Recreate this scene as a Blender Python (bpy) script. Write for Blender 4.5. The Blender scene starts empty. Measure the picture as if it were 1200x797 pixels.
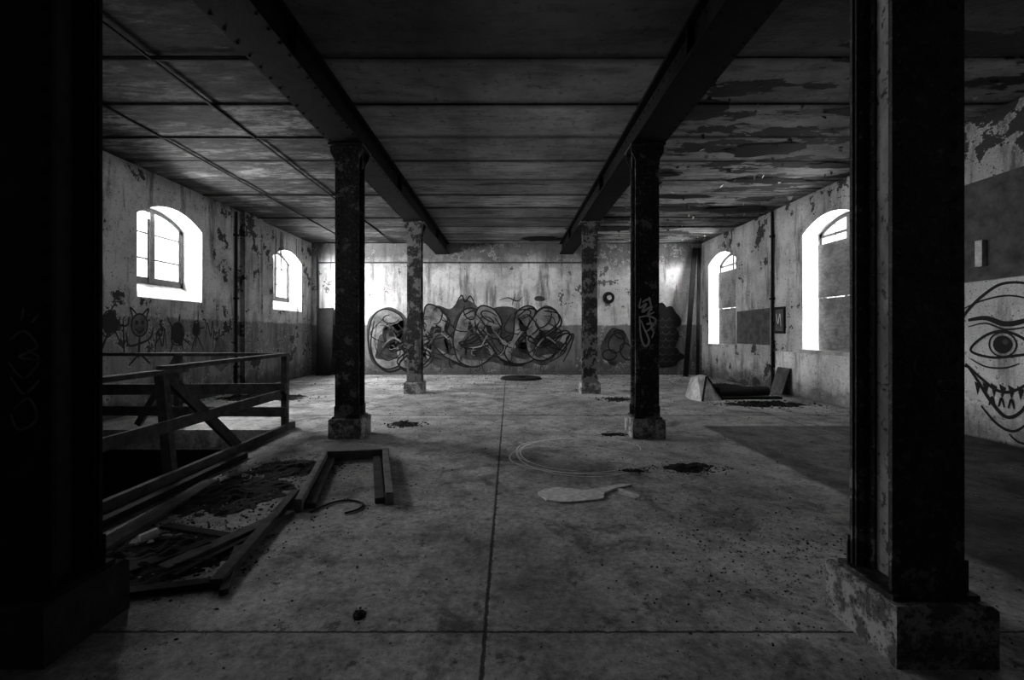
import bpy, bmesh, math, random
from mathutils import Vector, Matrix, noise
random.seed(7)
S = bpy.context.scene
S.view_settings.view_transform = 'Standard'
try: S.view_settings.look = 'Medium High Contrast'
except Exception: S.view_settings.look = 'None'
S.view_settings.exposure = 1.55

# ------------------------------------------------------------------ materials
class NT:
    def __init__(s, name):
        s.m = bpy.data.materials.new(name); s.m.use_nodes = True
        s.t = s.m.node_tree; s.b = s.t.nodes['Principled BSDF']
        s.tc = s.t.nodes.new('ShaderNodeTexCoord')
    def link(s, a, b): s.t.links.new(a, b)
    def put(s, v, sock):
        if isinstance(v, (int, float)): sock.default_value = v
        else: s.link(v, sock)
    def vec(s, sc=(1, 1, 1), loc=(0, 0, 0)):
        n = s.t.nodes.new('ShaderNodeMapping'); s.link(s.tc.outputs['Object'], n.inputs['Vector'])
        n.inputs['Scale'].default_value = sc; n.inputs['Location'].default_value = loc
        return n.outputs[0]
    def noise(s, scale, detail=5, rough=.6, v=None, dist=0):
        n = s.t.nodes.new('ShaderNodeTexNoise'); s.link(v or s.tc.outputs['Object'], n.inputs['Vector'])
        n.inputs['Scale'].default_value = scale; n.inputs['Detail'].default_value = detail
        n.inputs['Roughness'].default_value = rough; n.inputs['Distortion'].default_value = dist
        return n.outputs[0]
    def ramp(s, f, a, b, lo=0, hi=1):
        n = s.t.nodes.new('ShaderNodeMapRange'); s.put(f, n.inputs[0])
        n.inputs[1].default_value = a; n.inputs[2].default_value = b
        n.inputs[3].default_value = lo; n.inputs[4].default_value = hi
        return n.outputs[0]
    def math(s, op, a, b=0.0, c=0.0):
        n = s.t.nodes.new('ShaderNodeMath'); n.operation = op
        s.put(a, n.inputs[0]); s.put(b, n.inputs[1]); s.put(c, n.inputs[2])
        return n.outputs[0]
    def mix(s, f, a, b):           # scalar mix
        n = s.t.nodes.new('ShaderNodeMix'); n.data_type = 'FLOAT'
        s.put(f, n.inputs[0]); s.put(a, n.inputs[2]); s.put(b, n.inputs[3])
        return n.outputs[0]
    def xyz(s):
        n = s.t.nodes.new('ShaderNodeSeparateXYZ'); s.link(s.tc.outputs['Object'], n.inputs[0])
        return n.outputs
    def done(s, val, rough=.85, bump=None, bs=.3, bd=.02, metal=0, spec=.3):
        n = s.t.nodes.new('ShaderNodeCombineColor')
        for i in range(3): s.put(val, n.inputs[i])
        s.link(n.outputs[0], s.b.inputs['Base Color'])
        s.put(rough, s.b.inputs['Roughness']); s.b.inputs['Metallic'].default_value = metal
        s.b.inputs['Specular IOR Level'].default_value = spec
        if bump is not None:
            k = s.t.nodes.new('ShaderNodeBump'); k.inputs['Strength'].default_value = bs
            k.inputs['Distance'].default_value = bd; s.link(bump, k.inputs['Height'])
            s.link(k.outputs[0], s.b.inputs['Normal'])
        return s.m

def simple(name, v, var=.35, scale=12, rough=.85, bs=.3, metal=0, spec=.3, bd=.01):
    k = NT(name); n = k.noise(scale, 5, .65)
    return k.done(k.ramp(n, .3, .7, v*(1-var), v*(1+var)), rough, n, bs, bd, metal, spec)

def plaster(name, light, mid, dark, dado=None, dadov=.15, seed=0, peel=.6, top=None, topv=.05):
    k = NT(name)
    loc = (seed*3.1, seed*1.7, seed*.9)
    a = k.noise(.9, 6, .62, k.vec((1, 1, 1), loc))
    b = k.noise(3.2, 7, .72, k.vec((1, 1, 1), loc))
    st = k.noise(2.4, 6, .68, k.vec((1.8, 1.8, .25), loc))
    base = k.mix(k.ramp(a, .42, .60), light, mid)
    base = k.mix(k.ramp(b, .50, .60, 0, .5), base, mid*.8)
    base = k.mix(k.ramp(st, .52, .66, 0, .88), base, mid*.35)
    x, y, z = k.xyz()
    if dado is not None:
        zz = k.math('ADD', z, k.math('MULTIPLY', k.math('SUBTRACT', b, .5), .25))
        base = k.mix(k.ramp(zz, dado-.02, dado+.02, .85, 0), base, k.math('MULTIPLY', k.ramp(st, .35, .65, 1.3, .5), dadov))
    if top is not None:
        zz = k.math('ADD', z, k.math('MULTIPLY', k.math('SUBTRACT', a, .5), 1.6))
        base = k.mix(k.ramp(zz, top-.15, top+.35, 0, .8), base, topv)
    p = k.math('ADD', k.math('MULTIPLY', a, .45), k.math('MULTIPLY', b, .55))
    base = k.mix(k.ramp(p, peel, peel+.012), base, dark)
    base = k.mix(k.math('MULTIPLY', k.ramp(p, peel-.012, peel-.004), k.ramp(p, peel+.002, peel, 0, .7)), base, light*1.15)
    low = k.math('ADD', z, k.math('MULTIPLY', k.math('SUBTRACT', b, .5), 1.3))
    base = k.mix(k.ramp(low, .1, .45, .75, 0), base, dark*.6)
    sp = k.noise(20, 4, .7)
    base = k.mix(k.ramp(sp, .60, .65, 0, .8), base, dark*.6)
    base = k.math('MULTIPLY', base, k.ramp(k.noise(60, 2), .3, .7, .82, 1.18))
    return k.done(base, .9, k.math('ADD', b, k.math('MULTIPLY', sp, .3)), .55, .02)

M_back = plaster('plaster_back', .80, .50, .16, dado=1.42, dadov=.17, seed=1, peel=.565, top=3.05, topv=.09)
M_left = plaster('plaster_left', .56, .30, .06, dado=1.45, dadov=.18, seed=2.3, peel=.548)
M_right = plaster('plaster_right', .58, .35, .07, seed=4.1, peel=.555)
M_rear = plaster('plaster_rear', .08, .05, .03, seed=6)
M_reveal = simple('whitewashed_reveal', .46, .4, 6)

# floor
k = NT('worn_concrete')
x, y, z = k.xyz()
a = k.noise(.7, 6, .62); b = k.noise(3.5, 7, .72); c = k.noise(26, 5, .72); d = k.noise(1.6, 7, .72, k.vec((1, 1, 1), (5, 9, 0)), .6)
v = k.mix(k.ramp(a, .42, .58), .62, .36)
v = k.mix(k.ramp(b, .46, .62, 0, .6), v, .18)
v = k.mix(k.ramp(d, .53, .64, 0, .75), v, .10)
v = k.math('MULTIPLY', v, k.ramp(c, .3, .7, .55, 1.35))
v = k.mix(k.ramp(k.noise(9, 6, .75), .58, .64, 0, .75), v, .07)
v = k.mix(k.ramp(k.noise(70, 3, .7), .61, .67, 0, .8), v, .04)
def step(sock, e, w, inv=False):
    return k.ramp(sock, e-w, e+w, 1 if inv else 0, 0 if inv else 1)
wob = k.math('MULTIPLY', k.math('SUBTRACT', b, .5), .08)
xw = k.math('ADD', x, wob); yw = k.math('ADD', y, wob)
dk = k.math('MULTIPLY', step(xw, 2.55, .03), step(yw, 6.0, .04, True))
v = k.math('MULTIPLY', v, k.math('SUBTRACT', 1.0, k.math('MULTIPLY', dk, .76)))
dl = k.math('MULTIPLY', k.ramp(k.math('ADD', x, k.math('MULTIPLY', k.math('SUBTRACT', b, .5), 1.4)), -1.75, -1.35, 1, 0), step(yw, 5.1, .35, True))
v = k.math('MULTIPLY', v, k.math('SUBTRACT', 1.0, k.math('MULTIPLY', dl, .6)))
fw = k.math('MULTIPLY', k.math('SUBTRACT', c, .5), .03)
def joint(sock, pos, w):
    return k.ramp(k.math('ABSOLUTE', k.math('SUBTRACT', k.math('ADD', sock, fw), pos)), w*.5, w, 1, 0)
j = joint(x, -.10, .011)
for s_, p_, w_ in ((y, 1.89, .009), (y, 6.75, .03), (y, 10.6, .03), (x, 3.9, .015)):
    j = k.math('MAXIMUM', j, joint(s_, p_, w_))
v = k.mix(k.math('MULTIPLY', j, .85), v, .02)
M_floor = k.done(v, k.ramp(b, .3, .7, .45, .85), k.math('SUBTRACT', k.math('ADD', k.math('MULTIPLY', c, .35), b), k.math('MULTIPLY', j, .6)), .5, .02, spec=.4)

# ceiling slabs
k = NT('ceiling_slabs_stained')
x, y, z = k.xyz()
wn = k.t.nodes.new('ShaderNodeTexWhiteNoise'); wn.noise_dimensions = '1D'
k.link(k.math('FLOOR', k.math('DIVIDE', k.math('ADD', y, .05), .85)), wn.inputs['W'])
a = k.noise(.8, 6, .65); b = k.noise(2.6, 7, .74, k.vec((.5, 1.8, 1))); e = k.noise(12, 5, .7)
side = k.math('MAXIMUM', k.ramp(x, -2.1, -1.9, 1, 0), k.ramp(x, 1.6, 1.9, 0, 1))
v = k.mix(k.ramp(a, .40, .60), .42, .25)
v = k.math('MULTIPLY', v, k.ramp(wn.outputs['Value'], 0, 1, .45, 1.2))
v = k.mix(k.math('MULTIPLY', k.ramp(b, .50, .62, 0, .8), k.ramp(side, 0, 1, .6, .95)), v, .07)
pe = k.noise(1.3, 7, .62, k.vec((.55, 1.4, 1), (3, 4, 0)))
v = k.mix(k.math('MULTIPLY', k.ramp(x, 1.6, 1.9, 0, 1), k.ramp(pe, .535, .542, 0, .92)), v, .03)
v = k.mix(k.math('MULTIPLY', k.ramp(x, -2.1, -1.9, 1, 0), k.ramp(pe, .44, .54, 0, .85)), v, .06)
grit = k.noise(5, 8, .8, k.vec((.45, 1.8, 1)))
v = k.mix(k.math('MULTIPLY', k.ramp(x, -2.1, -1.9, 1, 0), k.ramp(grit, .47, .54, 0, .8)), v, .03)
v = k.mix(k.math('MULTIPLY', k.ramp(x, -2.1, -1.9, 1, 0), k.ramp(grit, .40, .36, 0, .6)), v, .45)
stn = k.noise(5, 6, .7, k.vec((.22, 2.5, 1), (1, 0, 0)))
v = k.mix(k.math('MULTIPLY', k.ramp(stn, .53, .6, 0, .85), k.ramp(y, 5.5, 9)), v, .05)
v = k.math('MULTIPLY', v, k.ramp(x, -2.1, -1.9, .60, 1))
v = k.mix(k.ramp(e, .58, .65, 0, .55), v, .06)
sf = k.math('FRACT', k.math('DIVIDE', k.math('ADD', y, .05), .85))
sm = k.math('MINIMUM', sf, k.math('SUBTRACT', 1.0, sf))
v = k.math('MULTIPLY', v, k.ramp(k.math('ADD', sm, k.math('MULTIPLY', k.math('SUBTRACT', b, .5), .25)), .0, .12, .3, 1))
M_ceil = k.done(v, .88, k.math('ADD', b, k.math('MULTIPLY', e, .4)), .6, .03)

# steel
k = NT('riveted_steel_flaking')
a = k.noise(5, 7, .7); b = k.noise(28, 5, .7); st = k.noise(7, 5, .6, k.vec((1, 1, .2)))
x, y, z = k.xyz()
v = k.mix(k.ramp(a, .4, .65), .014, .04)
v = k.mix(k.ramp(b, .54, .60, 0, .8), v, .12)
thr = k.math('ADD', a, k.math('ADD', k.ramp(z, .2, 1.3, .07, 0), k.ramp(y, 2, 9, -.05, .09)))
v = k.mix(k.ramp(thr, .60, .615, 0, .85), v, .22)
v = k.mix(k.ramp(st, .58, .64, 0, .6), v, .008)
M_steel = k.done(v, k.ramp(b, .3, .7, .38, .75), k.math('ADD', a, b), .7, .015, 0, .5)
M_steeld = simple('beam_steel_dark', .010, .7, 9, .75, .4, 0, .15)  # dark beam steel; on the near left column it paints in shade
k = NT('column_side_pale')  # core side plates, paler than the flanges
a = k.noise(6, 7, .7, k.vec((1, 1, .35))); b = k.noise(20, 5, .7)
v = k.mix(k.ramp(a, .42, .6), .32, .15); v = k.mix(k.ramp(b, .56, .61, 0, .85), v, .02)
M_side = k.done(v, .7, b, .4, .01)
M_sidek = simple('column_side_shaded', .02, .6, 12, .8)  # dark copy of the column side, shade put into the colour
k = NT('pedestal_concrete')
a = k.noise(9, 7, .75); b = k.noise(35, 5, .7)
v = k.mix(k.ramp(a, .44, .54), .44, .13); v = k.mix(k.ramp(b, .55, .60, 0, .8), v, .04)
M_ped = k.done(v, .85, a, .7, .025)
M_pedk = simple('pedestal_concrete_shaded', .035, .6, 9, .9, .7, bd=.02)  # dark copy of the pedestal concrete with its shade painted in

M_wood = simple('weathered_wood', .09, .5, 10)
M_woodl = simple('pale_timber', .22, .4, 10)
M_woodd = simple('dark_timber', .018, .5, 10)
M_frame = simple('window_frame_paint', .12, .3, 14)
M_dark = simple('dark_hollow', .012, .3, 5)
M_dirt = simple('black_dirt', .022, .6, 30, .95, .8)
M_dust = simple('grey_dust_clod', .09, .6, 30, .95, .8)
M_chip = simple('rubble_chips', .30, .7, 6)
M_black = simple('black_spray_paint', .018, .3, 20, .6)
M_grayp = simple('grey_spray_paint', .10, .5, 6, .7)
M_mur = simple('mural_grey_fill', .08, .7, 2.6, .7)
M_silver = simple('silver_spray_paint', .24, .75, 3.2, .6)
M_white = simple('white_spray_paint', .75, .15, 20, .6)
M_faint = simple('faded_spray_paint', .09, .5, 20, .7)
M_chalk = simple('chalk', .80, .25, 30, .95)
M_paper = simple('plaster_sheet', .78, .3, 25)
M_tin = simple('dull_tin', .50, .5, 8, .5)
k = NT('plywood_board')
w = k.t.nodes.new('ShaderNodeTexWave'); w.bands_direction = 'Z'; k.link(k.tc.outputs['Object'], w.inputs['Vector'])
w.inputs['Scale'].default_value = 4; w.inputs['Distortion'].default_value = 9; w.inputs['Detail Scale'].default_value = 2
v = k.mix(w.outputs['Fac'], .25, .32); v = k.mix(k.ramp(k.noise(3, 7, .7), .45, .62, 0, .75), v, .12)
M_ply = k.done(v, .85, w.outputs['Fac'], .15, .005)

# ------------------------------------------------------------------ mesh builder
class MB:
    def __init__(s, name, mats):
        s.name = name; s.mats = mats; s.bm = bmesh.new()
    def face(s, pts, mi=0):
        vs = [s.bm.verts.new(p) for p in pts]
        f = s.bm.faces.new(vs); f.material_index = mi; return f
    def box(s, c, size, mi=0, rot=None):
        hx, hy, hz = size[0]/2, size[1]/2, size[2]/2; c = Vector(c)
        R = rot or Matrix.Identity(3)
        v = [s.bm.verts.new(c + R @ Vector((i*hx, j*hy, l*hz))) for i in (-1, 1) for j in (-1, 1) for l in (-1, 1)]
        for q in ((0, 1, 3, 2), (4, 6, 7, 5), (0, 4, 5, 1), (2, 3, 7, 6), (0, 2, 6, 4), (1, 5, 7, 3)):
            f = s.bm.faces.new([v[i] for i in q]); f.material_index = mi
    def bb(s, a, b, mi=0):
        s.box([(a[i]+b[i])/2 for i in range(3)], [abs(b[i]-a[i]) for i in range(3)], mi)
    def bar(s, p0, p1, w, h, mi=0, up=(0, 0, 1)):
        p0, p1 = Vector(p0), Vector(p1); d = p1-p0; L = d.length; d.normalize()
        up = Vector(up); sd = d.cross(up)
        if sd.length < 1e-3: sd = d.cross(Vector((1, 0, 0)))
        sd.normalize(); u = sd.cross(d)
        R = Matrix((sd, d, u)).transposed()
        s.box((p0+p1)/2, (w, L, h), mi, R)
    def cyl(s, p0, p1, r0, r1=None, seg=12, mi=0, caps=True):
        r1 = r0 if r1 is None else r1
        p0, p1 = Vector(p0), Vector(p1); d = (p1-p0).normalized()
        a = d.orthogonal().normalized(); b = d.cross(a)
        A = [s.bm.verts.new(p0+(a*math.cos(t)+b*math.sin(t))*r0) for t in [2*math.pi*i/seg for i in range(seg)]]
        B = [s.bm.verts.new(p1+(a*math.cos(t)+b*math.sin(t))*r1) for t in [2*math.pi*i/seg for i in range(seg)]]
        for i in range(seg):
            f = s.bm.faces.new((A[i], A[(i+1) % seg], B[(i+1) % seg], B[i])); f.material_index = mi
        if caps:
            s.bm.faces.new(A[::-1]).material_index = mi; s.bm.faces.new(B).material_index = mi
    def rock(s, c, r, mi=0, flat=.6):
        # irregular broken chip
        a0 = random.random()*6.28; sx = random.uniform(.6, 1.5); ca, sa = math.cos(a0), math.sin(a0)
        def P_(px, py, pz):
            px *= sx
            return (c[0]+(px*ca-py*sa)*r, c[1]+(px*sa+py*ca)*r, c[2]+pz*r*flat)
        mid = []; top = []
        for i in range(5):
            t = 6.283*i/5+random.uniform(-.3, .3); q = random.uniform(.7, 1.2)
            mid.append(s.bm.verts.new(P_(q*math.cos(t), q*math.sin(t), -.5)))
            top.append(s.bm.verts.new(P_(q*.6*math.cos(t), q*.6*math.sin(t), random.uniform(.4, 1))))
        for i in range(5):
            j = (i+1) % 5
            s.bm.faces.new((mid[i], mid[j], top[j], top[i])).material_index = mi
        s.bm.faces.new(top).material_index = mi; s.bm.faces.new(mid[::-1]).material_index = mi
    def rivet(s, c, n, r=.012):
        n = Vector(n); s.cyl(Vector(c), Vector(c)+n*r*.7, r, r*.5, 6)
    def finish(s, smooth=False, bevel=0):
        bmesh.ops.recalc_face_normals(s.bm, faces=s.bm.faces)
        me = bpy.data.meshes.new(s.name); s.bm.to_mesh(me); s.bm.free()
        o = bpy.data.objects.new(s.name, me); S.collection.objects.link(o)
        for m in s.mats: me.materials.append(m)
        if smooth:
            for p in me.polygons: p.use_smooth = True
        if bevel:
            b = o.modifiers.new('bevel', 'BEVEL'); b.width = bevel; b.segments = 2; b.limit_method = 'ANGLE'
        return o

def smooth_pts(P, closed=False, n=6):
    P = [Vector(p) for p in P]; out = []; N = len(P)
    rng = range(N) if closed else range(N-1)
    for i in rng:
        if closed: a, b, c, d = P[(i-1) % N], P[i], P[(i+1) % N], P[(i+2) % N]
        else: a, b, c, d = P[max(i-1, 0)], P[i], P[i+1], P[min(i+2, N-1)]
        for t in [j/n for j in range(n)]:
            out.append(.5*((2*b)+(c-a)*t+(2*a-5*b+4*c-d)*t*t+(3*b-a-3*c+d)*t**3))
    if not closed: out.append(P[-1])
    return out

class Paint:
    """flat paint strokes on a surface; f maps 2D surface coords (metres) + lift to 3D"""
    def __init__(s, mb, f): s.mb = mb; s.f = f; s.l = 0
    def stroke(s, P, w, mi=0, closed=False, sm=True, lift=None):
        Q = smooth_pts(P, closed) if sm else [Vector(p) for p in P]
        s.l += .0001
        L = .003+s.l if lift is None else lift
        n = len(Q); lef = []; rig = []
        for i in range(n):
            a = Q[(i-1) % n] if (closed or i) else Q[0]; b = Q[(i+1) % n] if (closed or i < n-1) else Q[-1]
            t = (b-a);
            if t.length < 1e-6: t = Vector((1, 0))
            t.normalize(); nn = Vector((-t[1], t[0]))*w/2*(1 if closed else (.55+.45*math.sin(math.pi*min(1, max(0, i/(n-1))))))
            lef.append(s.mb.bm.verts.new(s.f(*(Q[i]+nn), L))); rig.append(s.mb.bm.verts.new(s.f(*(Q[i]-nn), L)))
        for i in range(n if closed else n-1):
            j = (i+1) % n
            s.mb.bm.faces.new((lef[i], lef[j], rig[j], rig[i])).material_index = mi
    def fill(s, P, mi=0, sm=True, n=6):
        Q = smooth_pts(P, True, n) if sm else P
        s.l += .0001
        f = s.mb.bm.faces.new([s.mb.bm.verts.new(s.f(q[0], q[1], .003+s.l)) for q in Q]); f.material_index = mi
        bmesh.ops.triangulate(s.mb.bm, faces=[f])
def ell(cx, cy, rx, ry, n=12, a0=0, a1=2*math.pi, tilt=0):
    full = abs(a1-a0-2*math.pi) < 1e-6
    out = []
    for i in range(n):
        t = a0+(a1-a0)*i/(n if full else n-1)
        px, py = rx*math.cos(t), ry*math.sin(t)
        out.append((cx+px*math.cos(tilt)-py*math.sin(tilt), cy+px*math.sin(tilt)+py*math.cos(tilt)))
    return out

XL, XR, YB, YR, ZC, T = -5.65, 5.5, 13.0, -4.0, 3.76, .42
# ------------------------------------------------------------------ walls
def side_wall(name, X, sgn, wins, sill, mat, slope):
    mb = MB(name, [mat, M_reveal])
    Xo = X+sgn*T; sp, pk = 3.05, 3.30
    u = YR
    for (a, b) in wins:
        mb.bb((X, u, 0), (Xo, a, ZC)); n = 14
        mb.bb((X, a, 0), (Xo, b, sill))
        zs = [sp+(pk-sp)*(1-((2*i/n-1)**2)) for i in range(n+1)]
        for i in range(n):
            y0, y1 = a+(b-a)*i/n, a+(b-a)*(i+1)/n; z0, z1 = zs[i], zs[i+1]
            mb.face([(X, y0, z0), (X, y1, z1), (X, y1, ZC), (X, y0, ZC)])
            mb.face([(Xo, y0, z0), (Xo, y1, z1), (Xo, y1, ZC), (Xo, y0, ZC)])
            mb.face([(X, y0, z0), (Xo, y0, z0), (Xo, y1, z1), (X, y1, z1)], 1)
        e = .004
        mb.face([(X, b-e, sill), (Xo, b-e, sill), (Xo, b-e, sp), (X, b-e, sp)], 1)
        mb.face([(X, a+e, sill), (Xo, a+e, sill), (Xo, a+e, sp), (X, a+e, sp)], 1)
        if slope:
            zi = sill+.26; Xi = X+sgn*.36
            mb.face([(X, a, sill+.002), (X, b, sill+.002), (Xi, b, zi), (Xi, a, zi)], 1)
            mb.bb((Xi, a, sill), (Xo, b, zi), 1)
        else:
            mb.bb((X-sgn*.05, a-.06, sill-.06), (Xo, b+.06, sill+.006), 1)
        u = b
    mb.bb((X, u, 0), (Xo, YB+T, ZC))
    return mb.finish()
WL = [(-1.1, .35), (2.9, 4.35), (6.9, 8.37), (10.87, 12.38)]
WR = [(-1.0, .45), (3.0, 4.5), (7.08, 8.55), (11.06, 12.58)]
side_wall('wall_left', XL, -1, WL, 1.77, M_left, True)
side_wall('wall_right', XR, 1, WR, .90, M_right, False)
mb = MB('wall_back', [M_back]); mb.bb((XL, YB, 0), (XR, YB+T, ZC)); mb.finish()
mb = MB('wall_rear', [M_rear]); mb.bb((XL, YR-T, 0), (XR, YR, ZC)); mb.finish()

# floor with stair pit
PX0, PX1, PY0, PY1 = -5.1, -2.98, 2.3, 5.75
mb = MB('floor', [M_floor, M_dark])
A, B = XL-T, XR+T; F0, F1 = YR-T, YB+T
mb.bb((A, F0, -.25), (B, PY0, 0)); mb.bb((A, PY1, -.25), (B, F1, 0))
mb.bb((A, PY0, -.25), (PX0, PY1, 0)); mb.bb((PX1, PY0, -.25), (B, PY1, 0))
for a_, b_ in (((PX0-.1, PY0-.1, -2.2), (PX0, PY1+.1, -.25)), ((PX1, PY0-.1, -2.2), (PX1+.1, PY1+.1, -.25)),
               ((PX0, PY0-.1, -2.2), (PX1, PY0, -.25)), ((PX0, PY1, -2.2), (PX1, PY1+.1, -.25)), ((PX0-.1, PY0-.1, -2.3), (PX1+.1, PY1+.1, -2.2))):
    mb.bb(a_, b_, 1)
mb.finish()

# ceiling
mb = MB('ceiling', [M_ceil, M_dark])
for i in range(22):
    ya = -.05+.85*(i-5); yb = ya+.85
    if ya > YB+T: break
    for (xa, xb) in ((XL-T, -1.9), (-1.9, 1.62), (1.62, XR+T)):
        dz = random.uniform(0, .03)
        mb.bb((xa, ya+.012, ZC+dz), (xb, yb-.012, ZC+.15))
mb.bb((XL-T, YR-T, ZC+.12), (XR+T, YB+T, ZC+.3), 1)
mb.finish()

mb = MB('ceiling_peeled_patch', [M_dark, M_steeld])
P = Paint(mb, lambda a, b, l: (a, b, ZC-l))
def blob(cx, cy, rx, ry, n=16, jit=.3):
    return [(cx+rx*math.cos(t)*random.uniform(1-jit, 1+jit), cy+ry*math.sin(t)*random.uniform(1-jit, 1+jit)) for t in [2*math.pi*i/n for i in range(n)]]
for q in ((3.5, 6.3, .50, .24), (4.4, 7.6, .7, .16), (3.2, 8.5, .8, .14), (4.7, 9.4, .6, .2), (2.6, 10.2, .5, .15), (.85, 12.4, .55, .3), (2.2, 11.2, .8, .25), (1.98, 4.6, .12, .12), (4.0, 5.2, .4, .1), (2.4, 7.3, .3, .1), (4.9, 6.9, .4, .12)):
    P.fill(blob(*q), 0, n=3)
P.stroke([(-.6, 7.8), (.1, 7.75), (.7, 7.82)], .04, 0)
mb.finish()
mb = MB('ceiling_hanging_flakes', [M_paper, M_grayp])
for i in range(170):
    X_, Y_ = random.uniform(1.9, 5.3), random.uniform(4.5, 12.6)
    r_ = random.uniform(.01, .05); a_ = random.random()*6.28; dx, dy = math.cos(a_)*r_, math.sin(a_)*r_
    nx, ny = -dy*random.uniform(.4, 1.3), dx*random.uniform(.4, 1.3); h_ = random.uniform(.01, .05)
    mb.face([(X_-dx, Y_-dy, ZC+.002), (X_+dx, Y_+dy, ZC+.002), (X_+dx*.7+nx, Y_+dy*.7+ny, ZC-h_), (X_+nx*1.2, Y_+ny*1.2, ZC-h_*1.3), (X_-dx*.6+nx, Y_-dy*.6+ny, ZC-h_*.8)], random.choice((0, 1, 1)))
mb.finish()
mb = MB('ceiling_batten_grid', [M_woodd])
for X_ in (-3.3, -4.5):
    mb.bb((X_-.012, YR, ZC-.015), (X_+.012, YB-.01, ZC+.002))
for Y_ in (4.2, 5.9, 8.4):
    mb.bb((XL, Y_-.012, ZC-.015), (-2.15, Y_+.012, ZC+.002))
mb.finish()

# ------------------------------------------------------------------ beams & columns
def beam(X):
    mb = MB('steel_beam', [M_steeld])
    zb = 3.44; fw_ = .19
    mb.bb((X-fw_, YR, zb), (X+fw_, YB, zb+.03)); mb.bb((X-fw_, YR, ZC-.03), (X+fw_, YB, ZC+.004))
    mb.bb((X-.12, YR, zb+.03), (X-.08, YB, ZC-.03)); mb.bb((X+.08, YR, zb+.03), (X+.12, YB, ZC-.03))
    y = YR+.1
    while y < YB-.1:
        for sx in (-.16, .16): mb.rivet((X+sx, y, zb), (0, 0, -1), .014)
        for sx in (-1, 1): mb.rivet((X+sx*.12, y, zb+.08), (sx, 0, 0), .014); mb.rivet((X+sx*.12, y, ZC-.08), (sx, 0, 0), .014)
        y += .16
    for yy in (0.0, 3.7, 7.3, 11.1):
        for sx in (-1, 1): mb.box((X+sx*.15, yy, (zb+ZC)/2), (.06, .02, ZC-zb-.06))
    return mb.finish()
beam(-1.91); beam(1.62)

COL = {}
def column(X, Y):
    shaded = X < 0 and Y < 3  # near left column: shade comes from darker material copies
    mb = MB('riveted_steel_column', [M_steeld if shaded else M_steel, M_sidek if shaded else M_side, M_pedk if shaded else M_ped])
    hb = .225; zt = 3.44; w = .14; dd = .11
    A_ = [(X-.19, Y-.19), (X+.19, Y-.19), (X+.19, Y+.19), (X-.19, Y+.19)]
    c_ = .012
    lo = [mb.bm.verts.new((p[0], p[1], 0)) for p in A_]
    md = [mb.bm.verts.new((p[0], p[1], hb-c_)) for p in A_]
    tp = [mb.bm.verts.new((X+(p[0]-X)*(1-c_/.19), Y+(p[1]-Y)*(1-c_/.19), hb)) for p in A_]
    for i in range(4):
        j = (i+1) % 4
        mb.bm.faces.new((lo[i], lo[j], md[j], md[i])).material_index = 2
        mb.bm.faces.new((md[i], md[j], tp[j], tp[i])).material_index = 2
    mb.bm.faces.new(tp).material_index = 2; mb.bm.faces.new(lo[::-1]).material_index = 2
    mb.bb((X-.165, Y-.145, hb), (X+.165, Y+.145, hb+.02), 0)
    for sy in (-1, 1):
        mb.bb((X-w, Y+sy*dd, hb+.02), (X+w, Y+sy*(dd-.016), zt-.03), 0)
    mb.bb((X-.07, Y-dd+.016, hb+.02), (X-.055, Y+dd-.016, zt-.03), 1)
    mb.bb((X+.055, Y-dd+.016, hb+.02), (X+.07, Y+dd-.016, zt-.03), 1)
    for sy in (-1, 1):         # angle legs
        for sx in (-1, 1):
            mb.bb((X+sx*.07, Y+sy*(dd-.016), hb+.02), (X+sx*.08, Y+sy*(dd-.06), zt-.03), 0)
            mb.bb((X+sx*.07, Y+sy*(dd-.016), hb+.02), (X+sx*.132, Y+sy*(dd-.028), zt-.03), 0)
    for sy in (-1, 1):
        y_ = Y+sy*(dd+.004)
        mb.bb((X-.148, y_-.004, hb+.02), (X+.148, y_+.004, hb+.14), 0)
    z = hb+.07
    while z < zt-.1:
        for sx in (-1, 1):
            for sy in (-1, 1):
                off = .008 if z < hb+.14 else 0
                mb.rivet((X+sx*.108, Y+sy*(dd+off), z), (0, sy, 0), .016)
                mb.rivet((X+sx*.112, Y+sy*(dd-.028), z), (0, -sy, 0), .012)
                mb.rivet((X+sx*.08, Y+sy*(dd-.045), z+.04), (sx, 0, 0), .011)
        z += .105
    mb.bb((X-.2, Y-.17, zt-.02), (X+.2, Y+.17, zt), 0)
    for sy in (-1, 1):
        y_ = Y+sy*(dd+.006)
        pts = [(X-.142, y_, zt-.24), (X+.142, y_, zt-.24), (X+.142, y_, zt-.18), (X+.19, y_, zt-.09), (X+.19, y_, zt-.02), (X-.19, y_, zt-.02), (X-.19, y_, zt-.09), (X-.142, y_, zt-.18)]
        for o in (0, sy*.01): mb.face([(p[0], p[1]+o, p[2]) for p in pts])
        for i in range(8):
            p, q = pts[i], pts[(i+1) % 8]
            mb.face([p, q, (q[0], q[1]+sy*.01, q[2]), (p[0], p[1]+sy*.01, p[2])])
        for sx in (-.13, -.04, .05, .13):
            for zz in (zt-.07, zt-.2): mb.rivet((X+sx*.95, y_+sy*.01, zz), (0, sy, 0), .013)
    for sx in (-1, 1):
        mb.bb((X+sx*.07, Y-.012, zt-.24), (X+sx*.15, Y+.012, zt-.02), 0)
    return mb.finish()
for X_ in (-1.91, 1.62):
    for Y_ in (1.87, 5.46, 9.22): COL[(X_, Y_)] = column(X_, Y_)

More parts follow.
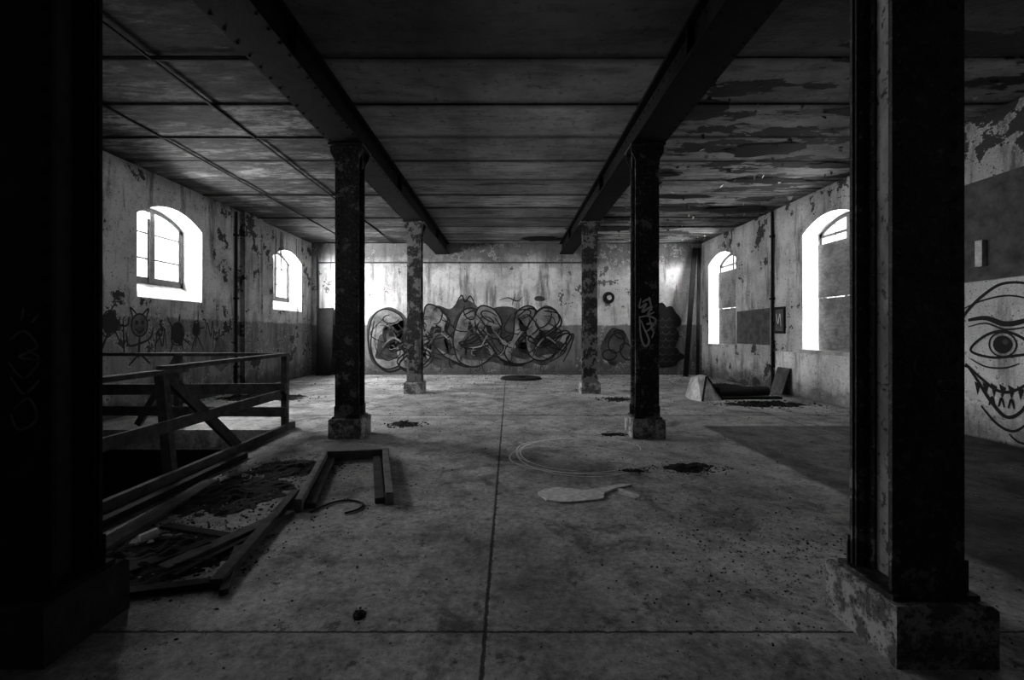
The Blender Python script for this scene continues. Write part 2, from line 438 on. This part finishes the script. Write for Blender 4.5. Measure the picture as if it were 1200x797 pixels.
# ------------------------------------------------------------------ windows
def arc_z(t, sp=3.05, pk=3.30): return sp+(pk-sp)*(1-(2*t-1)**2)
def window(name, X, a, b, z0, sgn, left):
    mb = MB(name, [M_frame])
    w = .07; dp = .06
    mb.bb((X-dp/2, a, z0), (X+dp/2, a+w, 3.06)); mb.bb((X-dp/2, b-w, z0), (X+dp/2, b, 3.06))
    mb.bb((X-dp/2, a, z0), (X+dp/2, b, z0+w))
    n = 14
    for i in range(n):
        t0, t1 = i/n, (i+1)/n
        q = [(a+(b-a)*t0, arc_z(t0)), (a+(b-a)*t1, arc_z(t1)), (a+(b-a)*t1, arc_z(t1)-w), (a+(b-a)*t0, arc_z(t0)-w)]
        for sx in (-1, 1): mb.face([(X+sx*dp/2, p[0], p[1]) for p in q])
        mb.face([(X-dp/2, q[2][0], q[2][1]), (X+dp/2, q[2][0], q[2][1]), (X+dp/2, q[3][0], q[3][1]), (X-dp/2, q[3][0], q[3][1])])
        mb.face([(X-dp/2, q[0][0], q[0][1]), (X+dp/2, q[0][0], q[0][1]), (X+dp/2, q[1][0], q[1][1]), (X-dp/2, q[1][0], q[1][1])])
    m = (a+b)/2
    mb.bb((X-dp/2-.01, m-.045, z0), (X+dp/2+.01, m+.045, 3.27))
    if left:
        for zz in (z0+.42, z0+.84): mb.bb((X-.015, a+w, zz-.013), (X+.015, b-w, zz+.013))
        for s_ in (a+w, m+.045):      # casement stiles
            L = (b-a)/2-w-.045
            for yy in (s_, s_+L-.035): mb.bb((X-.02, yy, z0+w), (X+.02, yy+.035, 3.12))
            mb.bb((X-.02, s_, z0+w), (X+.02, s_+L, z0+w+.04))
    else:
        for zz in (1.6, 2.25, 2.8, 3.0): mb.bb((X-.02, a+w, zz-.025), (X+.02, b-w, zz+.025))
        for yy in (a+.36, b-.40): mb.bb((X-.015, yy, z0), (X+.015, yy+.025, 3.2))
    return mb.finish()
for i, (a_, b_) in enumerate(WL): window('window_%d' % (i+1), XL-.38, a_, b_, 2.03, -1, True)
for i, (a_, b_) in enumerate(WR):
    window('window_%d' % (i+5), XR+.36, a_, b_, .906, 1, False)
    mb = MB('plywood_window_board', [M_ply, M_woodd])
    yb = b_-.14; zm = 1.85
    mb.bb((XR+.22, a_+.01, .906), (XR+.25, yb, zm-.006), 0); mb.bb((XR+.215, a_+.01, zm+.006), (XR+.245, yb+.01, 2.83), 0)
    for yy in (a_+.15, (a_+yb)/2, yb-.12): mb.bb((XR+.25, yy, .906), (XR+.29, yy+.06, 2.78), 1)
    mb.finish()

# ------------------------------------------------------------------ lights (overcast daylight outside each window)
def sky(X, y, z, w, h, sgn, e, ty=0):
    l = bpy.data.lights.new('daylight', 'AREA'); l.shape = 'RECTANGLE'; l.size = w; l.size_y = h; l.energy = e
    o = bpy.data.objects.new('daylight', l); S.collection.objects.link(o)
    o.location = (X, y, z)
    o.rotation_euler = Vector((sgn, ty, -.12)).to_track_quat('-Z', 'Y').to_euler()
EL = [2, 45, 340, 520]; ER = [1, 8, 420, 520]
TY = [0, 0, 0, .22]
for (a_, b_), e, t in zip(WL, EL, TY): sky(XL-.95, (a_+b_)/2-t, 2.75, 2.6, 2.0, 1, e, t)
for (a_, b_), e, t in zip(WR, ER, TY): sky(XR+.95, (a_+b_)/2-t, 2.25, 2.6, 3.0, -1, e, t)

W = bpy.data.worlds.new('overcast'); S.world = W; W.use_nodes = True
W.node_tree.nodes['Background'].inputs[0].default_value = (1, 1, 1, 1)
W.node_tree.nodes['Background'].inputs[1].default_value = 1.0

# ------------------------------------------------------------------ railing round the pit
mb = MB('wooden_railing', [M_wood])
xr = -2.88; yr = 5.84
mb.box((xr, yr, .475), (.07, .07, .95))
mb.bar((-2.97, 3.99, 0), (-3.04, 3.97, .92), .08, .07, up=(0, 1, 0))
mb.bar((-2.86, 2.55, 0), (-2.86, 2.55, .92), .07, .07, up=(0, 1, 0))
mb.bar((-2.88, 5.85, .95), (-2.98, 3.9, .93), .10, .04); mb.bar((-2.97, 4.15, .90), (-2.9, 2.3, .90), .10, .04)
mb.bar((-2.91, 5.85, .45), (-2.91, 2.3, .43), .03, .10)
mb.bar((-2.80, 5.9, .04), (-2.80, 2.1, .04), .05, .08)
mb.bar((-3.03, 3.97, .90), (-2.85, 4.79, .03), .05, .09)
for X_ in (-4.25, -5.45): mb.box((X_, yr, .475), (.07, .07, .95))
mb.bar((-2.85, yr, .95), (-5.6, yr, .95), .09, .04); mb.bar((-2.85, yr-.05, .52), (-5.6, yr-.05, .50), .03, .13)
mb.bar((-2.85, yr-.05, .22), (-5.6, yr-.05, .24), .03, .12)
mb.bar((-4.25, yr-.02, .9), (-4.75, yr-.02, .05), .04, .08)
mb.finish()
mb = MB('stair_flight', [M_wood])
for i in range(9):
    mb.bb((PX0+.1, PY0+.2+i*.3, -.2-i*.21), (PX0+1.1, PY0+.52+i*.3, -.24-i*.21))
mb.bar((PX0+.08, PY0+.1, -.2), (PX0+.08, PY0+2.95, -2.15), .05, .25); mb.bar((PX0+1.12, PY0+.1, -.2), (PX0+1.12, PY0+2.95, -2.15), .05, .25)
mb.finish()

# ------------------------------------------------------------------ loose frame on the floor
mb = MB('fallen_door_frame', [M_woodl, M_wood])
mb.bar((-1.785, 4.42, .045), (-1.457, 3.14, .045), .05, .09, 0); mb.bar((-1.72, 4.40, .02), (-1.40, 3.2, .02), .07, .04, 1)
mb.bar((-1.80, 4.40, .045), (-1.19, 4.49, .045), .05, .09, 0)
mb.bar((-1.22, 4.47, .045), (-.86, 3.27, .045), .055, .09, 0); mb.bar((-1.29, 4.42, .02), (-.94, 3.3, .02), .07, .04, 1)
mb.finish(bevel=.004)

def tube(name, pts, r, mat, closed=False):
    cu = bpy.data.curves.new(name, 'CURVE'); cu.dimensions = '3D'; cu.bevel_depth = r; cu.bevel_resolution = 2
    sp = cu.splines.new('POLY'); Q = smooth_pts(pts, closed); sp.points.add(len(Q)-1)
    for i, q in enumerate(Q): sp.points[i].co = (*q, 1)
    o = bpy.data.objects.new(name, cu); S.collection.objects.link(o); cu.materials.append(mat); return o
tube('loose_cable', [(-1.36, 3.12, .009), (-1.29, 3.28, .009), (-1.18, 3.34, .009), (-1.06, 3.28, .009), (-1.05, 3.18, .009), (-1.12, 3.10, .009)], .007, M_black)

mb = MB('fallen_plank_pile', [M_woodl, M_wood, M_woodd])
for p, q, w, h, m in (((-1.62, 3.45), (-1.42, 2.2), .06, .05, 1), ((-1.40, 2.25), (-1.9, 2.12), .06, .03, 2), ((-1.80, 2.36), (-1.50, 3.1), .09, .03, 1),
                      ((-2.33, 2.55), (-2.45, 3.75), .12, .03, 1), ((-2.60, 2.5), (-2.62, 4.5), .07, .05, 2), ((-2.0, 2.3), (-1.75, 2.65), .1, .03, 2), ((-1.55, 2.6), (-1.35, 2.15), .04, .03, 1), ((-2.2, 2.9), (-1.7, 2.75), .06, .02, 2), ((-1.7, 2.3), (-1.55, 2.75), .04, .02, 2)):
    mb.bar((p[0], p[1], h/2), (q[0], q[1], h/2), w, h, m)
mb.finish(bevel=.003)

# dirt heaps and scattered rubble: one object
mb = MB('floor_debris', [M_dirt, M_chip, M_dust])
def heap(cx, cy, rx, ry, h, n=26, chips=60):
    V = []
    for i in range(n+1):
        for j in range(n+1):
            u, v = 2*i/n-1, 2*j/n-1
            px, py = cx+u*rx, cy+v*ry
            r = math.sqrt(u*u+v*v)+noise.noise((px*5, py*5, 3))*.45+noise.noise((px*16, py*16, 3))*.35
            z = max(0, (1-r))*h*(.5+1.0*abs(noise.noise((px*12, py*12, 0))))*1.5
            V.append(mb.bm.verts.new((px, py, z-.002)))
    for i in range(n):
        for j in range(n):
            q = [V[i*(n+1)+j], V[(i+1)*(n+1)+j], V[(i+1)*(n+1)+j+1], V[i*(n+1)+j+1]]
            if max(v.co.z for v in q) > 0: mb.bm.faces.new(q)
    for v in V:
        if not v.link_faces: mb.bm.verts.remove(v)
    for i in range(chips):
        a, r = random.random()*6.28, random.random()**.7*1.5
        s_ = (.0025+.009*random.random()**2)*(1 if cy < 6 else 2)
        mb.rock((cx+rx*r*math.cos(a), cy+ry*r*math.sin(a), s_*.3+h*.4*max(0, 1-r)), s_, random.choice((0, 2, 1)))
for q in ((1.66, 4.15, .26, .15, .03, 26, 260), (1.13, 4.08, .13, .06, .02, 20, 80), (-1.95, 2.5, .42, .33, .045, 40, 900), (-2.1, 3.5, .42, .45, .03, 40, 900),
          (-1.95, 4.15, .4, .3, .03, 34, 500), (4.35, 7.75, .65, .3, .05, 30, 300), (1.95, 8.3, .3, .2, .04, 24, 120), (-1.4, 6.1, .22, .16, .03, 24, 120),
          (-.66, 2.0, .035, .045, .02, 16, 20), (-4.6, 8.5, .8, .4, .08, 30, 200), (1.3, 5.5, .22, .1, .02, 20, 100), (4.9, 10.2, .4, .6, .05, 26, 150)):
    heap(*q[:5], n=q[5], chips=q[6])
for i in range(16000):
    t = random.random()
    if t < .22: X_, Y_ = random.gauss(1.6, .5), random.gauss(2.4, .5)
    elif t < .40: X_, Y_ = random.gauss(-1.9, .6), random.gauss(3.0, .9)
    elif t < .54: X_, Y_ = random.uniform(-5.4, 5.3), 13-abs(random.gauss(0, 1.4))
    elif t < .62: X_, Y_ = 5.4-abs(random.gauss(0, .5)), random.uniform(5, 12)
    else: X_, Y_ = random.uniform(-2.7, 5.2), random.uniform(1.3, 12.5)
    if X_ < -2.75 and 2.2 < Y_ < 5.9 or X_ > 5.4 or X_ < -5.5 or Y_ > 12.95 or Y_ < .8: continue
    s_ = (.0008+.0040*random.random()**5)*(1+.25*Y_)*(1.8 if random.random() < .01 else 1)
    mb.rock((X_, Y_, s_*.3), s_, random.choice((0, 1, 2, 2, 1)))
mb.finish()
mb = MB('crumpled_cup', [M_white])
mb.cyl((-2.13, 2.62, .055), (-2.08, 2.69, .06), .022, .028, 14); mb.rock((-2.05, 2.6, .05), .018)
mb.finish()

# plaster sheet lying flat + slivers
mb = MB('broken_plaster_sheet', [M_paper])
out = smooth_pts([(.22, 3.48), (.30, 3.58), (.42, 3.60), (.58, 3.55), (.72, 3.60), (.92, 3.70), (.99, 3.68), (.86, 3.60), (.74, 3.50), (.70, 3.40), (.56, 3.33), (.40, 3.31), (.28, 3.36)], True, 4)
out = [(p[0]+random.uniform(-.012, .012), p[1]+random.uniform(-.012, .012)) for p in out]
top = [mb.bm.verts.new((p[0], p[1], .012)) for p in out]; bot = [mb.bm.verts.new((p[0], p[1], 0)) for p in out]
f = mb.bm.faces.new(top)
for i in range(len(out)): mb.bm.faces.new((top[i], top[(i+1) % len(out)], bot[(i+1) % len(out)], bot[i]))
bmesh.ops.triangulate(mb.bm, faces=[f])
mb.bar((.86, 3.58, .008), (.98, 3.42, .008), .02, .016); mb.bar((.84, 3.50, .008), (.95, 3.40, .008), .015, .016)
mb.finish()

mb = MB('chalk_drawing', [M_chalk]); P = Paint(mb, lambda a, b, l: (a, b, l))
for cx, cy, rx, ry, a0, a1 in ((.70, 4.6, .62, .70, .6, 5.3), (.66, 4.66, .55, .60, 1.2, 4.6), (.62, 4.5, .62, .5, 2.0, 5.6), (.35, 4.7, .28, .45, 1, 4.2), (1.0, 4.9, .4, .35, -.4, 2.6)):
    P.stroke(ell(cx, cy, rx, ry, 14, a0, a1), .018)
P.stroke([(.1, 5.1), (.4, 4.9), (.8, 4.95), (1.3, 4.6)], .016); P.stroke([(.05, 4.3), (.5, 4.0), (.95, 3.98)], .02)
mb.finish()

mb = MB('round_metal_cover', [M_dirt]); mb.cyl((.3, 11.9, 0), (.3, 11.9, .05), .55, .5, 28); mb.cyl((.3, 11.9, .05), (.3, 11.9, .08), .12, .1, 12); mb.finish()
mb = MB('fallen_duct_hood', [M_tin, M_dark])
vs = [(3.30, 8.3, 0), (3.40, 8.05, .0), (3.84, 8.2, .0), (3.58, 8.25, .43), (3.43, 8.3, .40), (3.36, 8.75, 0), (3.85, 8.7, 0), (3.6, 8.6, .43), (3.44, 8.62, .38)]
for f_ in ((0, 1, 4), (1, 2, 3, 4), (0, 4, 8, 5), (2, 6, 7, 3), (5, 8, 7, 6), (4, 3, 7, 8), (0, 5, 6, 2, 1)): mb.face([vs[i] for i in f_])
mb.bar((3.41, 8.04, .01), (3.56, 8.23, .43), .03, .02, 1); mb.bar((3.58, 8.24, .43), (3.84, 8.19, .01), .03, .02, 1)
mb.finish()
mb = MB('rolled_mat', [M_woodd]); mb.cyl((3.90, 8.55, .10), (4.95, 8.75, .10), .10, .09, 14); mb.cyl((3.89, 8.55, .10), (3.91, 8.553, .10), .05, .05, 10); mb.bar((3.9, 8.35, .02), (5.0, 8.4, .02), .12, .04); mb.finish()
mb = MB('leaning_timber', [M_woodd])
for x0, x1, y0, w_ in ((4.78, 5.26, 12.35, .13), (5.08, 5.38, 12.3, .08)):
    mb.bar((x0, y0, .02), (x1, 12.9, 3.6), w_, .04, 0, up=(0, 1, 0))
mb.finish()
mb = MB('leaning_panel', [M_grayp]); mb.bar((5.30, 9.05, .01), (5.46, 9.05, .52), .4, .02, up=(1, 0, 0)); mb.finish()
mb = MB('leaning_door_panel', [M_woodd]); mb.bar((-5.15, 12.6, .02), (-5.2, 12.92, 1.9), .42, .04, up=(0, 1, 0)); mb.finish()

# wall fittings
mb = MB('rusty_wall_pipe', [M_woodd]); mb.cyl((XR-.04, 9.46, 0), (XR-.04, 9.46, 3.74), .025, seg=10)
for z_ in (.5, 1.9, 3.2): mb.bb((XR-.08, 9.42, z_), (XR, 9.50, z_+.04))
mb.finish()
mb = MB('rusty_wall_pipe', [M_woodd]); mb.cyl((XL+.04, 9.35, 0), (XL+.04, 9.35, 3.7), .025, seg=10)
for z_ in (.5, 1.9, 3.2): mb.bb((XL, 9.31, z_), (XL+.08, 9.39, z_+.04))
mb.finish()
mb = MB('wall_pilaster', [M_left]); mb.bb((XL, 9.55, 0), (XL+.10, 10.25, ZC)); mb.finish()
mb = MB('framed_notice', [M_woodd, M_grayp, M_white]); mb.bb((XR-.03, 9.06, 1.2), (XR, 9.40, 1.74)); mb.bb((XR-.034, 9.10, 1.25), (XR-.03, 9.36, 1.69), 1)
P = Paint(mb, lambda a, b, l: (XR-.034-l, a, b)); P.stroke([(9.16, 1.35), (9.2, 1.6), (9.26, 1.4), (9.32, 1.6)], .02, 2)
mb.finish()
mb = MB('electrical_box', [M_tin]); mb.bb((XR-.06, 5.24, 2.0), (XR, 5.32, 2.3)); mb.finish()
mb = MB('wall_gauge', [M_woodd, M_tin]); mb.cyl((2.83, 12.9, 2.2), (2.83, 13, 2.2), .15, .17, 20); mb.cyl((2.83, 12.89, 2.2), (2.83, 12.9, 2.2), .07, seg=16, mi=1)
mb.finish()
mb = MB('wall_conduit', [M_grayp]); mb.cyl((-5.5, 12.97, 3.2), (2.2, 12.97, 3.2), .02, seg=8); mb.finish()

M_wp = plaster('white_wall_paint', .78, .60, .14, seed=8, peel=.60)
mb = MB('wall_painted_panel', [M_grayp, M_wp])
P = Paint(mb, lambda a, b, l: (XR-l, a, b))
P.fill([(4.52, 1.85), (6.3, 1.82), (6.3, 3.0), (4.52, 3.02)], 0, sm=False)
P.fill([(4.56, .0), (4.9, .02), (6.9, .0), (6.95, 1.8), (4.56, 1.84)], 1, sm=False)
P.fill([(6.95, .0), (9.42, .0), (9.42, .84), (6.95, .84)], 1, sm=False)
mb.finish()
mb = MB('wall_painted_dado', [M_grayp])
P = Paint(mb, lambda a, b, l: (XR-l, a, b))
P.fill([(9.6, .95), (11.0, .95), (11.0, 1.72), (9.6, 1.74)], 0, sm=False)
mb.finish()

# ------------------------------------------------------------------ graffiti
U = 13/533.3       # mural design unit (metres)
mb = MB('graffiti_mural', [M_black, M_mur, M_silver, M_white])
Pm = Paint(mb, lambda a, b, l: ((a-597)*U, YB-l, 1.25+(388-b)*U))
Pm.fill([(430, 382), (440, 366), (456, 360), (470, 366), (480, 374), (500, 366), (512, 358), (528, 362), (540, 350), (556, 356), (566, 366), (582, 360), (600, 360), (620, 368), (640, 358), (655, 368), (650, 388), (668, 390), (655, 410), (640, 428), (618, 424), (600, 430), (575, 424), (560, 430), (540, 426), (520, 432), (500, 424), (480, 429), (450, 432), (434, 420)], 1)
def letter(L, slant, rise):
    L = [(p[0]+(396-p[1])*slant, p[1]+rise+((p[0] % 7)-3)*.6) for p in L]
    cx = sum(p[0] for p in L)/len(L); cy = sum(p[1] for p in L)/len(L)
    Pm.fill(L, 2)
    Pm.fill([(cx+(p[0]-cx)*.7+random.uniform(-3, 3), cy+10+(p[1]-cy)*.5+random.uniform(-3, 3)) for p in L], 1)
    Pm.stroke(L, 1.7, 0, True)
    k_ = random.randint(0, 5); sub = [L[(k_+i) % len(L)] for i in range(len(L)-4)]
    Pm.stroke([(cx+(p[0]-cx)*.7, cy+(p[1]-cy)*.72) for p in sub], 1.2, 0)
    Pm.stroke([(p[0]+2.5, p[1]+3) for p in sub], 2.4, 0)
letters = [
 [(436, 374), (450, 363), (468, 367), (474, 380), (466, 388), (456, 380), (449, 392), (456, 410), (470, 408), (474, 422), (454, 431), (438, 421), (432, 400)],
 [(478, 382), (492, 376), (508, 390), (500, 404), (512, 416), (502, 428), (486, 430), (474, 420), (482, 404), (474, 392)],
 [(504, 372), (512, 361), (524, 362), (531, 374), (524, 388), (536, 402), (548, 414), (538, 428), (518, 426), (508, 412), (499, 394)],
 [(533, 366), (544, 358), (558, 366), (564, 380), (552, 394), (538, 398), (556, 404), (578, 398), (584, 412), (566, 426), (546, 424), (536, 408), (530, 390)],
 [(566, 370), (576, 361), (590, 366), (594, 380), (584, 394), (596, 406), (608, 414), (598, 427), (578, 422), (570, 404), (562, 386)],
 [(596, 368), (606, 357), (618, 364), (616, 386), (606, 400), (618, 410), (640, 402), (632, 422), (610, 426), (596, 412), (600, 392)],
 [(620, 376), (632, 362), (648, 364), (653, 378), (640, 390), (628, 394), (640, 402), (658, 390), (667, 393), (655, 412), (638, 424), (622, 414), (616, 396)]]
for i, L in enumerate(letters): letter(L, (.0, .35, -.3, .25, -.35, .3, .1)[i], (0, 2, -3, 2, -2, 1, 0)[i])
loops = [(458, 374, 9, 5), (492, 384, 6, 8), (512, 370, 10, 6), (550, 366, 6, 9), (574, 371, 11, 5), (612, 368, 5, 10), (637, 374, 12, 7)]
for i, (cx, cy, rx, ry) in enumerate(loops):
    Pm.stroke(ell(cx, cy, rx, ry, 10, i, i+4.6, tilt=i*.9), 1.6, 0)
    jx = lambda: random.uniform(-4, 4)
    Pm.stroke([(cx-12+jx(), cy+44), (cx-4+jx(), cy+30), (cx+8+jx(), cy+26), (cx+16, cy+36+jx()), (cx+6, cy+46), (cx-6, cy+42)], 1.4, 0)
    Pm.stroke([(cx+6, cy+4+jx()), (cx+18+jx(), cy+16), (cx+8+jx(), cy+30), (cx+26, cy+40+jx())], 1.7, 0)
    Pm.stroke([(cx-12+jx(), cy), (cx-20+jx(), cy+18), (cx-4, cy+24+jx()), (cx+14+jx(), cy+14)], 1.3, 0)
    Pm.stroke([(cx-10, cy+34+jx()), (cx+2, cy+20+jx()), (cx+14, cy+28)], 2.0, 2)
    Pm.fill([(cx-3+jx(), cy+10), (cx+3+jx(), cy+12+jx()), (cx+5, cy+24+jx()), (cx-2, cy+20)], 0, sm=False)
for i in range(60):
    x_ = random.uniform(436, 650); y_ = random.uniform(372, 426); a_ = random.random()*6
    Pm.stroke(ell(x_, y_, random.uniform(4, 16), random.uniform(2, 8), 8, a_, a_+random.uniform(1.2, 3.4), random.random()*3), random.uniform(.6, 1.4), random.choice((0, 0, 1, 1, 2, 2)))
Pm.stroke([(645, 424), (662, 412), (664, 396), (672, 392), (668, 408), (660, 424)], 1.6, 0)
Pm.stroke([(535, 355), (541, 346), (545, 354), (551, 347), (556, 356)], 1.6, 0)
for i in range(22):
    x_ = random.uniform(436, 656); y_ = random.uniform(424, 430); Pm.stroke([(x_, y_), (x_, y_+random.uniform(3, 9))], .7, 0, sm=False)
for q in ((768, 392, 24, 32), (758, 412, 20, 20), (784, 376, 12, 14), (778, 418, 22, 14), (752, 376, 10, 12)): Pm.fill(blob(*q, 14, .22), 0, n=4)
Pm.fill(blob(722, 406, 17, 22, 14, .15), 1)
for q in (ell(722, 402, 9, 12, tilt=.3), ell(734, 412, 7, 10, tilt=-.4), ell(714, 416, 8, 6), ell(726, 392, 7, 4, tilt=.5)): Pm.stroke(q, 1.6, 0, True)
for r_ in range(7):
    for c_i in range(5): Pm.stroke(ell(756+c_i*8+(r_ % 2)*4, 372+r_*8, 4, 4, 6, 0, 3.14), .9, 1)
Pm.stroke([(372, 300), (373, 360), (372, 430)], 3, 1); Pm.fill([(374, 380), (384, 376), (394, 386), (398, 430), (376, 434)], 1)
Pm.stroke([(585, 352), (595, 349), (606, 353), (612, 348)], 1.2, 1); Pm.stroke([(600, 358), (604, 344)], 1, 1); Pm.fill(ell(632, 350, 6, 3), 1)
mb.finish()

mb = MB('graffiti_doodles', [M_black, M_grayp]); P = Paint(mb, lambda a, b, l: (XL+l, a, b))
dv = (6.95, 1.34)
P.stroke(ell(dv[0], dv[1], .15, .17), .03, 0, True); P.fill(ell(dv[0], dv[1], .13, .15), 1)
P.stroke([(dv[0]-.12, dv[1]+.1), (dv[0]-.17, dv[1]+.26), (dv[0]-.04, dv[1]+.15)], .03); P.stroke([(dv[0]+.12, dv[1]+.1), (dv[0]+.17, dv[1]+.26), (dv[0]+.04, dv[1]+.15)], .03)
for s_ in (-.055, .055): P.fill(ell(dv[0]+s_, dv[1]+.04, .03, .035), 0)
P.stroke([(dv[0]-.09, dv[1]-.05), (dv[0], dv[1]-.11), (dv[0]+.09, dv[1]-.05)], .03)
P.stroke([(dv[0], dv[1]-.17), (dv[0]-.02, dv[1]-.5)], .04); P.stroke([(dv[0]-.25, dv[1]-.1), (dv[0]-.2, dv[1]-.3), (dv[0], dv[1]-.28), (dv[0]+.2, dv[1]-.2), (dv[0]+.27, dv[1]-.02)], .035)
P.stroke([(dv[0]+.02, dv[1]-.45), (dv[0]+.2, dv[1]-.6)], .035); P.stroke([(dv[0]-.02, dv[1]-.45), (dv[0]-.2, dv[1]-.6)], .035)
P.stroke([(dv[0]-.3, dv[1]+.1), (dv[0]-.28, dv[1]-.45)], .028); P.stroke([(dv[0]-.36, dv[1]+.12), (dv[0]-.35, dv[1]), (dv[0]-.22, dv[1]), (dv[0]-.2, dv[1]+.12)], .028)
P.stroke([(dv[0]+.3, dv[1]-.3), (dv[0]+.45, dv[1]-.1), (dv[0]+.4, dv[1]+.1)], .028)
for cx, cz, r in ((6.42, 1.35, .13), (7.75, 1.2, .15), (8.2, 1.28, .1)):
    P.fill(blob(cx, cz, r, r*1.3, 12, .25), 0, n=4); P.stroke(blob(cx, cz, r, r*1.3, 10, .2), .02, 0, True)
    for i in range(6): P.stroke([(cx+random.uniform(-.1, .1), cz), (cx+random.uniform(-.3, .3), cz+random.uniform(-.4, .35))], .025)
for cx, cz in ((7.35, 1.1), (8.55, 1.25), (8.75, 1.1), (9.1, 1.3)):
    P.stroke([(cx-.1, cz-.2), (cx-.05, cz+.15), (cx+.05, cz-.1), (cx+.1, cz+.2), (cx+.14, cz-.15)], .025)
P.fill(blob(8.9, .75, .25, .3, 12, .25), 1, n=4)
for i in range(14):
    yy = random.uniform(9.6, 12.8); P.stroke([(yy, 3.7), (yy+random.uniform(-.05, .05), random.uniform(1.0, 3.0))], random.uniform(.02, .07), 1)
mb.finish()

mb = MB('graffiti_face', [M_black, M_grayp]); P = Paint(mb, lambda a, b, l: (XR-.004-l, a, b))
P.stroke([(5.75, .3), (5.62, .9), (5.52, 1.4), (5.2, 1.72), (4.95, 1.78), (4.6, 1.68)], .035)
P.stroke([(5.55, 1.5), (5.3, 1.6), (5.0, 1.64), (4.7, 1.55)], .02)
P.stroke([(5.45, 1.38), (5.25, 1.40), (5.05, 1.33), (4.85, 1.36), (4.65, 1.45)], .06)
P.stroke([(5.45, 1.30), (5.25, 1.34), (5.05, 1.27), (4.85, 1.29), (4.65, 1.35)], .02)
P.stroke([(5.42, 1.02), (5.28, 1.18), (5.08, 1.25), (4.88, 1.18), (4.76, 1.04), (4.95, .98), (5.2, .95)], .03, 0, True)
P.fill(ell(5.07, 1.10, .10, .10), 0); P.stroke(ell(5.07, 1.1, .14, .135), .018, 0, True); P.fill(ell(5.04, 1.13, .03, .03), 1)
P.stroke([(5.42, .92), (5.25, .84), (5.05, .84), (4.9, .9)], .02)
P.stroke([(5.48, .86), (5.36, .70), (5.2, .46), (5.03, .30), (4.86, .42), (4.72, .78)], .04)
P.stroke([(5.48, .86), (5.3, .70), (5.12, .58), (4.95, .60), (4.72, .78)], .035)
for a_ in (5.34, 5.25, 5.16, 5.07, 4.98, 4.89, 4.80): P.fill([(a_+.035, .66), (a_, .50), (a_-.035, .62)], 0, sm=False)
for a_ in (5.18, 5.08, 4.98): P.stroke([(a_+.03, .40), (a_, .50), (a_-.03, .40)], .025)
P.stroke([(5.3, .38), (5.12, .2), (4.95, .16), (4.8, .3)], .03); P.stroke([(5.58, .6), (5.52, .82), (5.42, .80)], .03)
P.stroke([(5.0, .12), (4.9, .05), (4.7, .06)], .025)
mb.finish()

def tag(par, mat, X, Y, zs, sc, strokes, w):
    mb = MB('painted_tag', [mat]); P = Paint(mb, lambda a, b, l: (X+a*sc, Y-l, zs+b*sc))
    for s_ in strokes: P.stroke(s_, w/sc)
    o = mb.finish(); o.parent = par; return o
tag(COL[(1.62, 5.46)], M_white, 1.62, 5.35-.014, 1.33, .16, [
 [(-.5, 1.9), (-.6, 1.2), (-.1, 1.5), (-.4, .9), (.3, 1.3), (0, .7), (.5, .9)], [(-.4, 1.6), (.1, 1.8), (.3, 1.0)],
 [(-.6, .6), (-.5, -.9), (-.2, -1.6), (.1, -1.2), (-.3, -.2), (-.5, .3)], [(-.6, .5), (0, .6), (.6, .3), (.2, -.3), (-.2, -.6)], [(.1, .6), (.4, -.5), (.7, .1), (.3, -1.0)],
 [(-.1, 0), (.4, .1)], [(.1, 2.0), (.2, 1.6)]], .027)
tag(COL[(1.62, 1.87)], M_faint, 1.63, 1.87-.114, 1.12, .1, [
 [(-.6, .9), (.6, 1.1)], [(.0, 1.1), (-.2, .2), (.3, -.6)], [(-.5, .5), (-.7, -.2), (0, -.5), (.5, .2)], [(-.3, -.1), (.1, -1.1)], [(.2, .6), (.6, .2), (.4, -.4)]], .012)
tag(COL[(-1.91, 1.87)], M_faint, -1.87, 1.87-.114, 1.05, .1, [
 [(-.6, 1.6), (0, 2.0), (.5, 1.4), (-.2, 1.0), (.6, .9)], [(-.6, .8), (.0, .2), (.6, .9), (.1, 1.3)], [(-.5, .2), (0, -.4), (.6, .1)], [(-.4, -1), (.2, -.6), (.5, -1.4), (-.2, -1.8), (-.5, -1.2)],
 [(-.1, 2.4), (0, 2.9)], [(.3, 2.3), (.6, 2.7)]], .012)

# ------------------------------------------------------------------ camera
cam = bpy.data.cameras.new('camera'); co = bpy.data.objects.new('camera', cam); S.collection.objects.link(co)
co.location = (0, 0, 1.25); co.rotation_euler = (math.radians(90), 0, 0)
cam.sensor_width = 36; cam.lens = 16; cam.shift_x = 3/1200; cam.shift_y = -10.5/1200; cam.clip_start = .02
S.camera = co
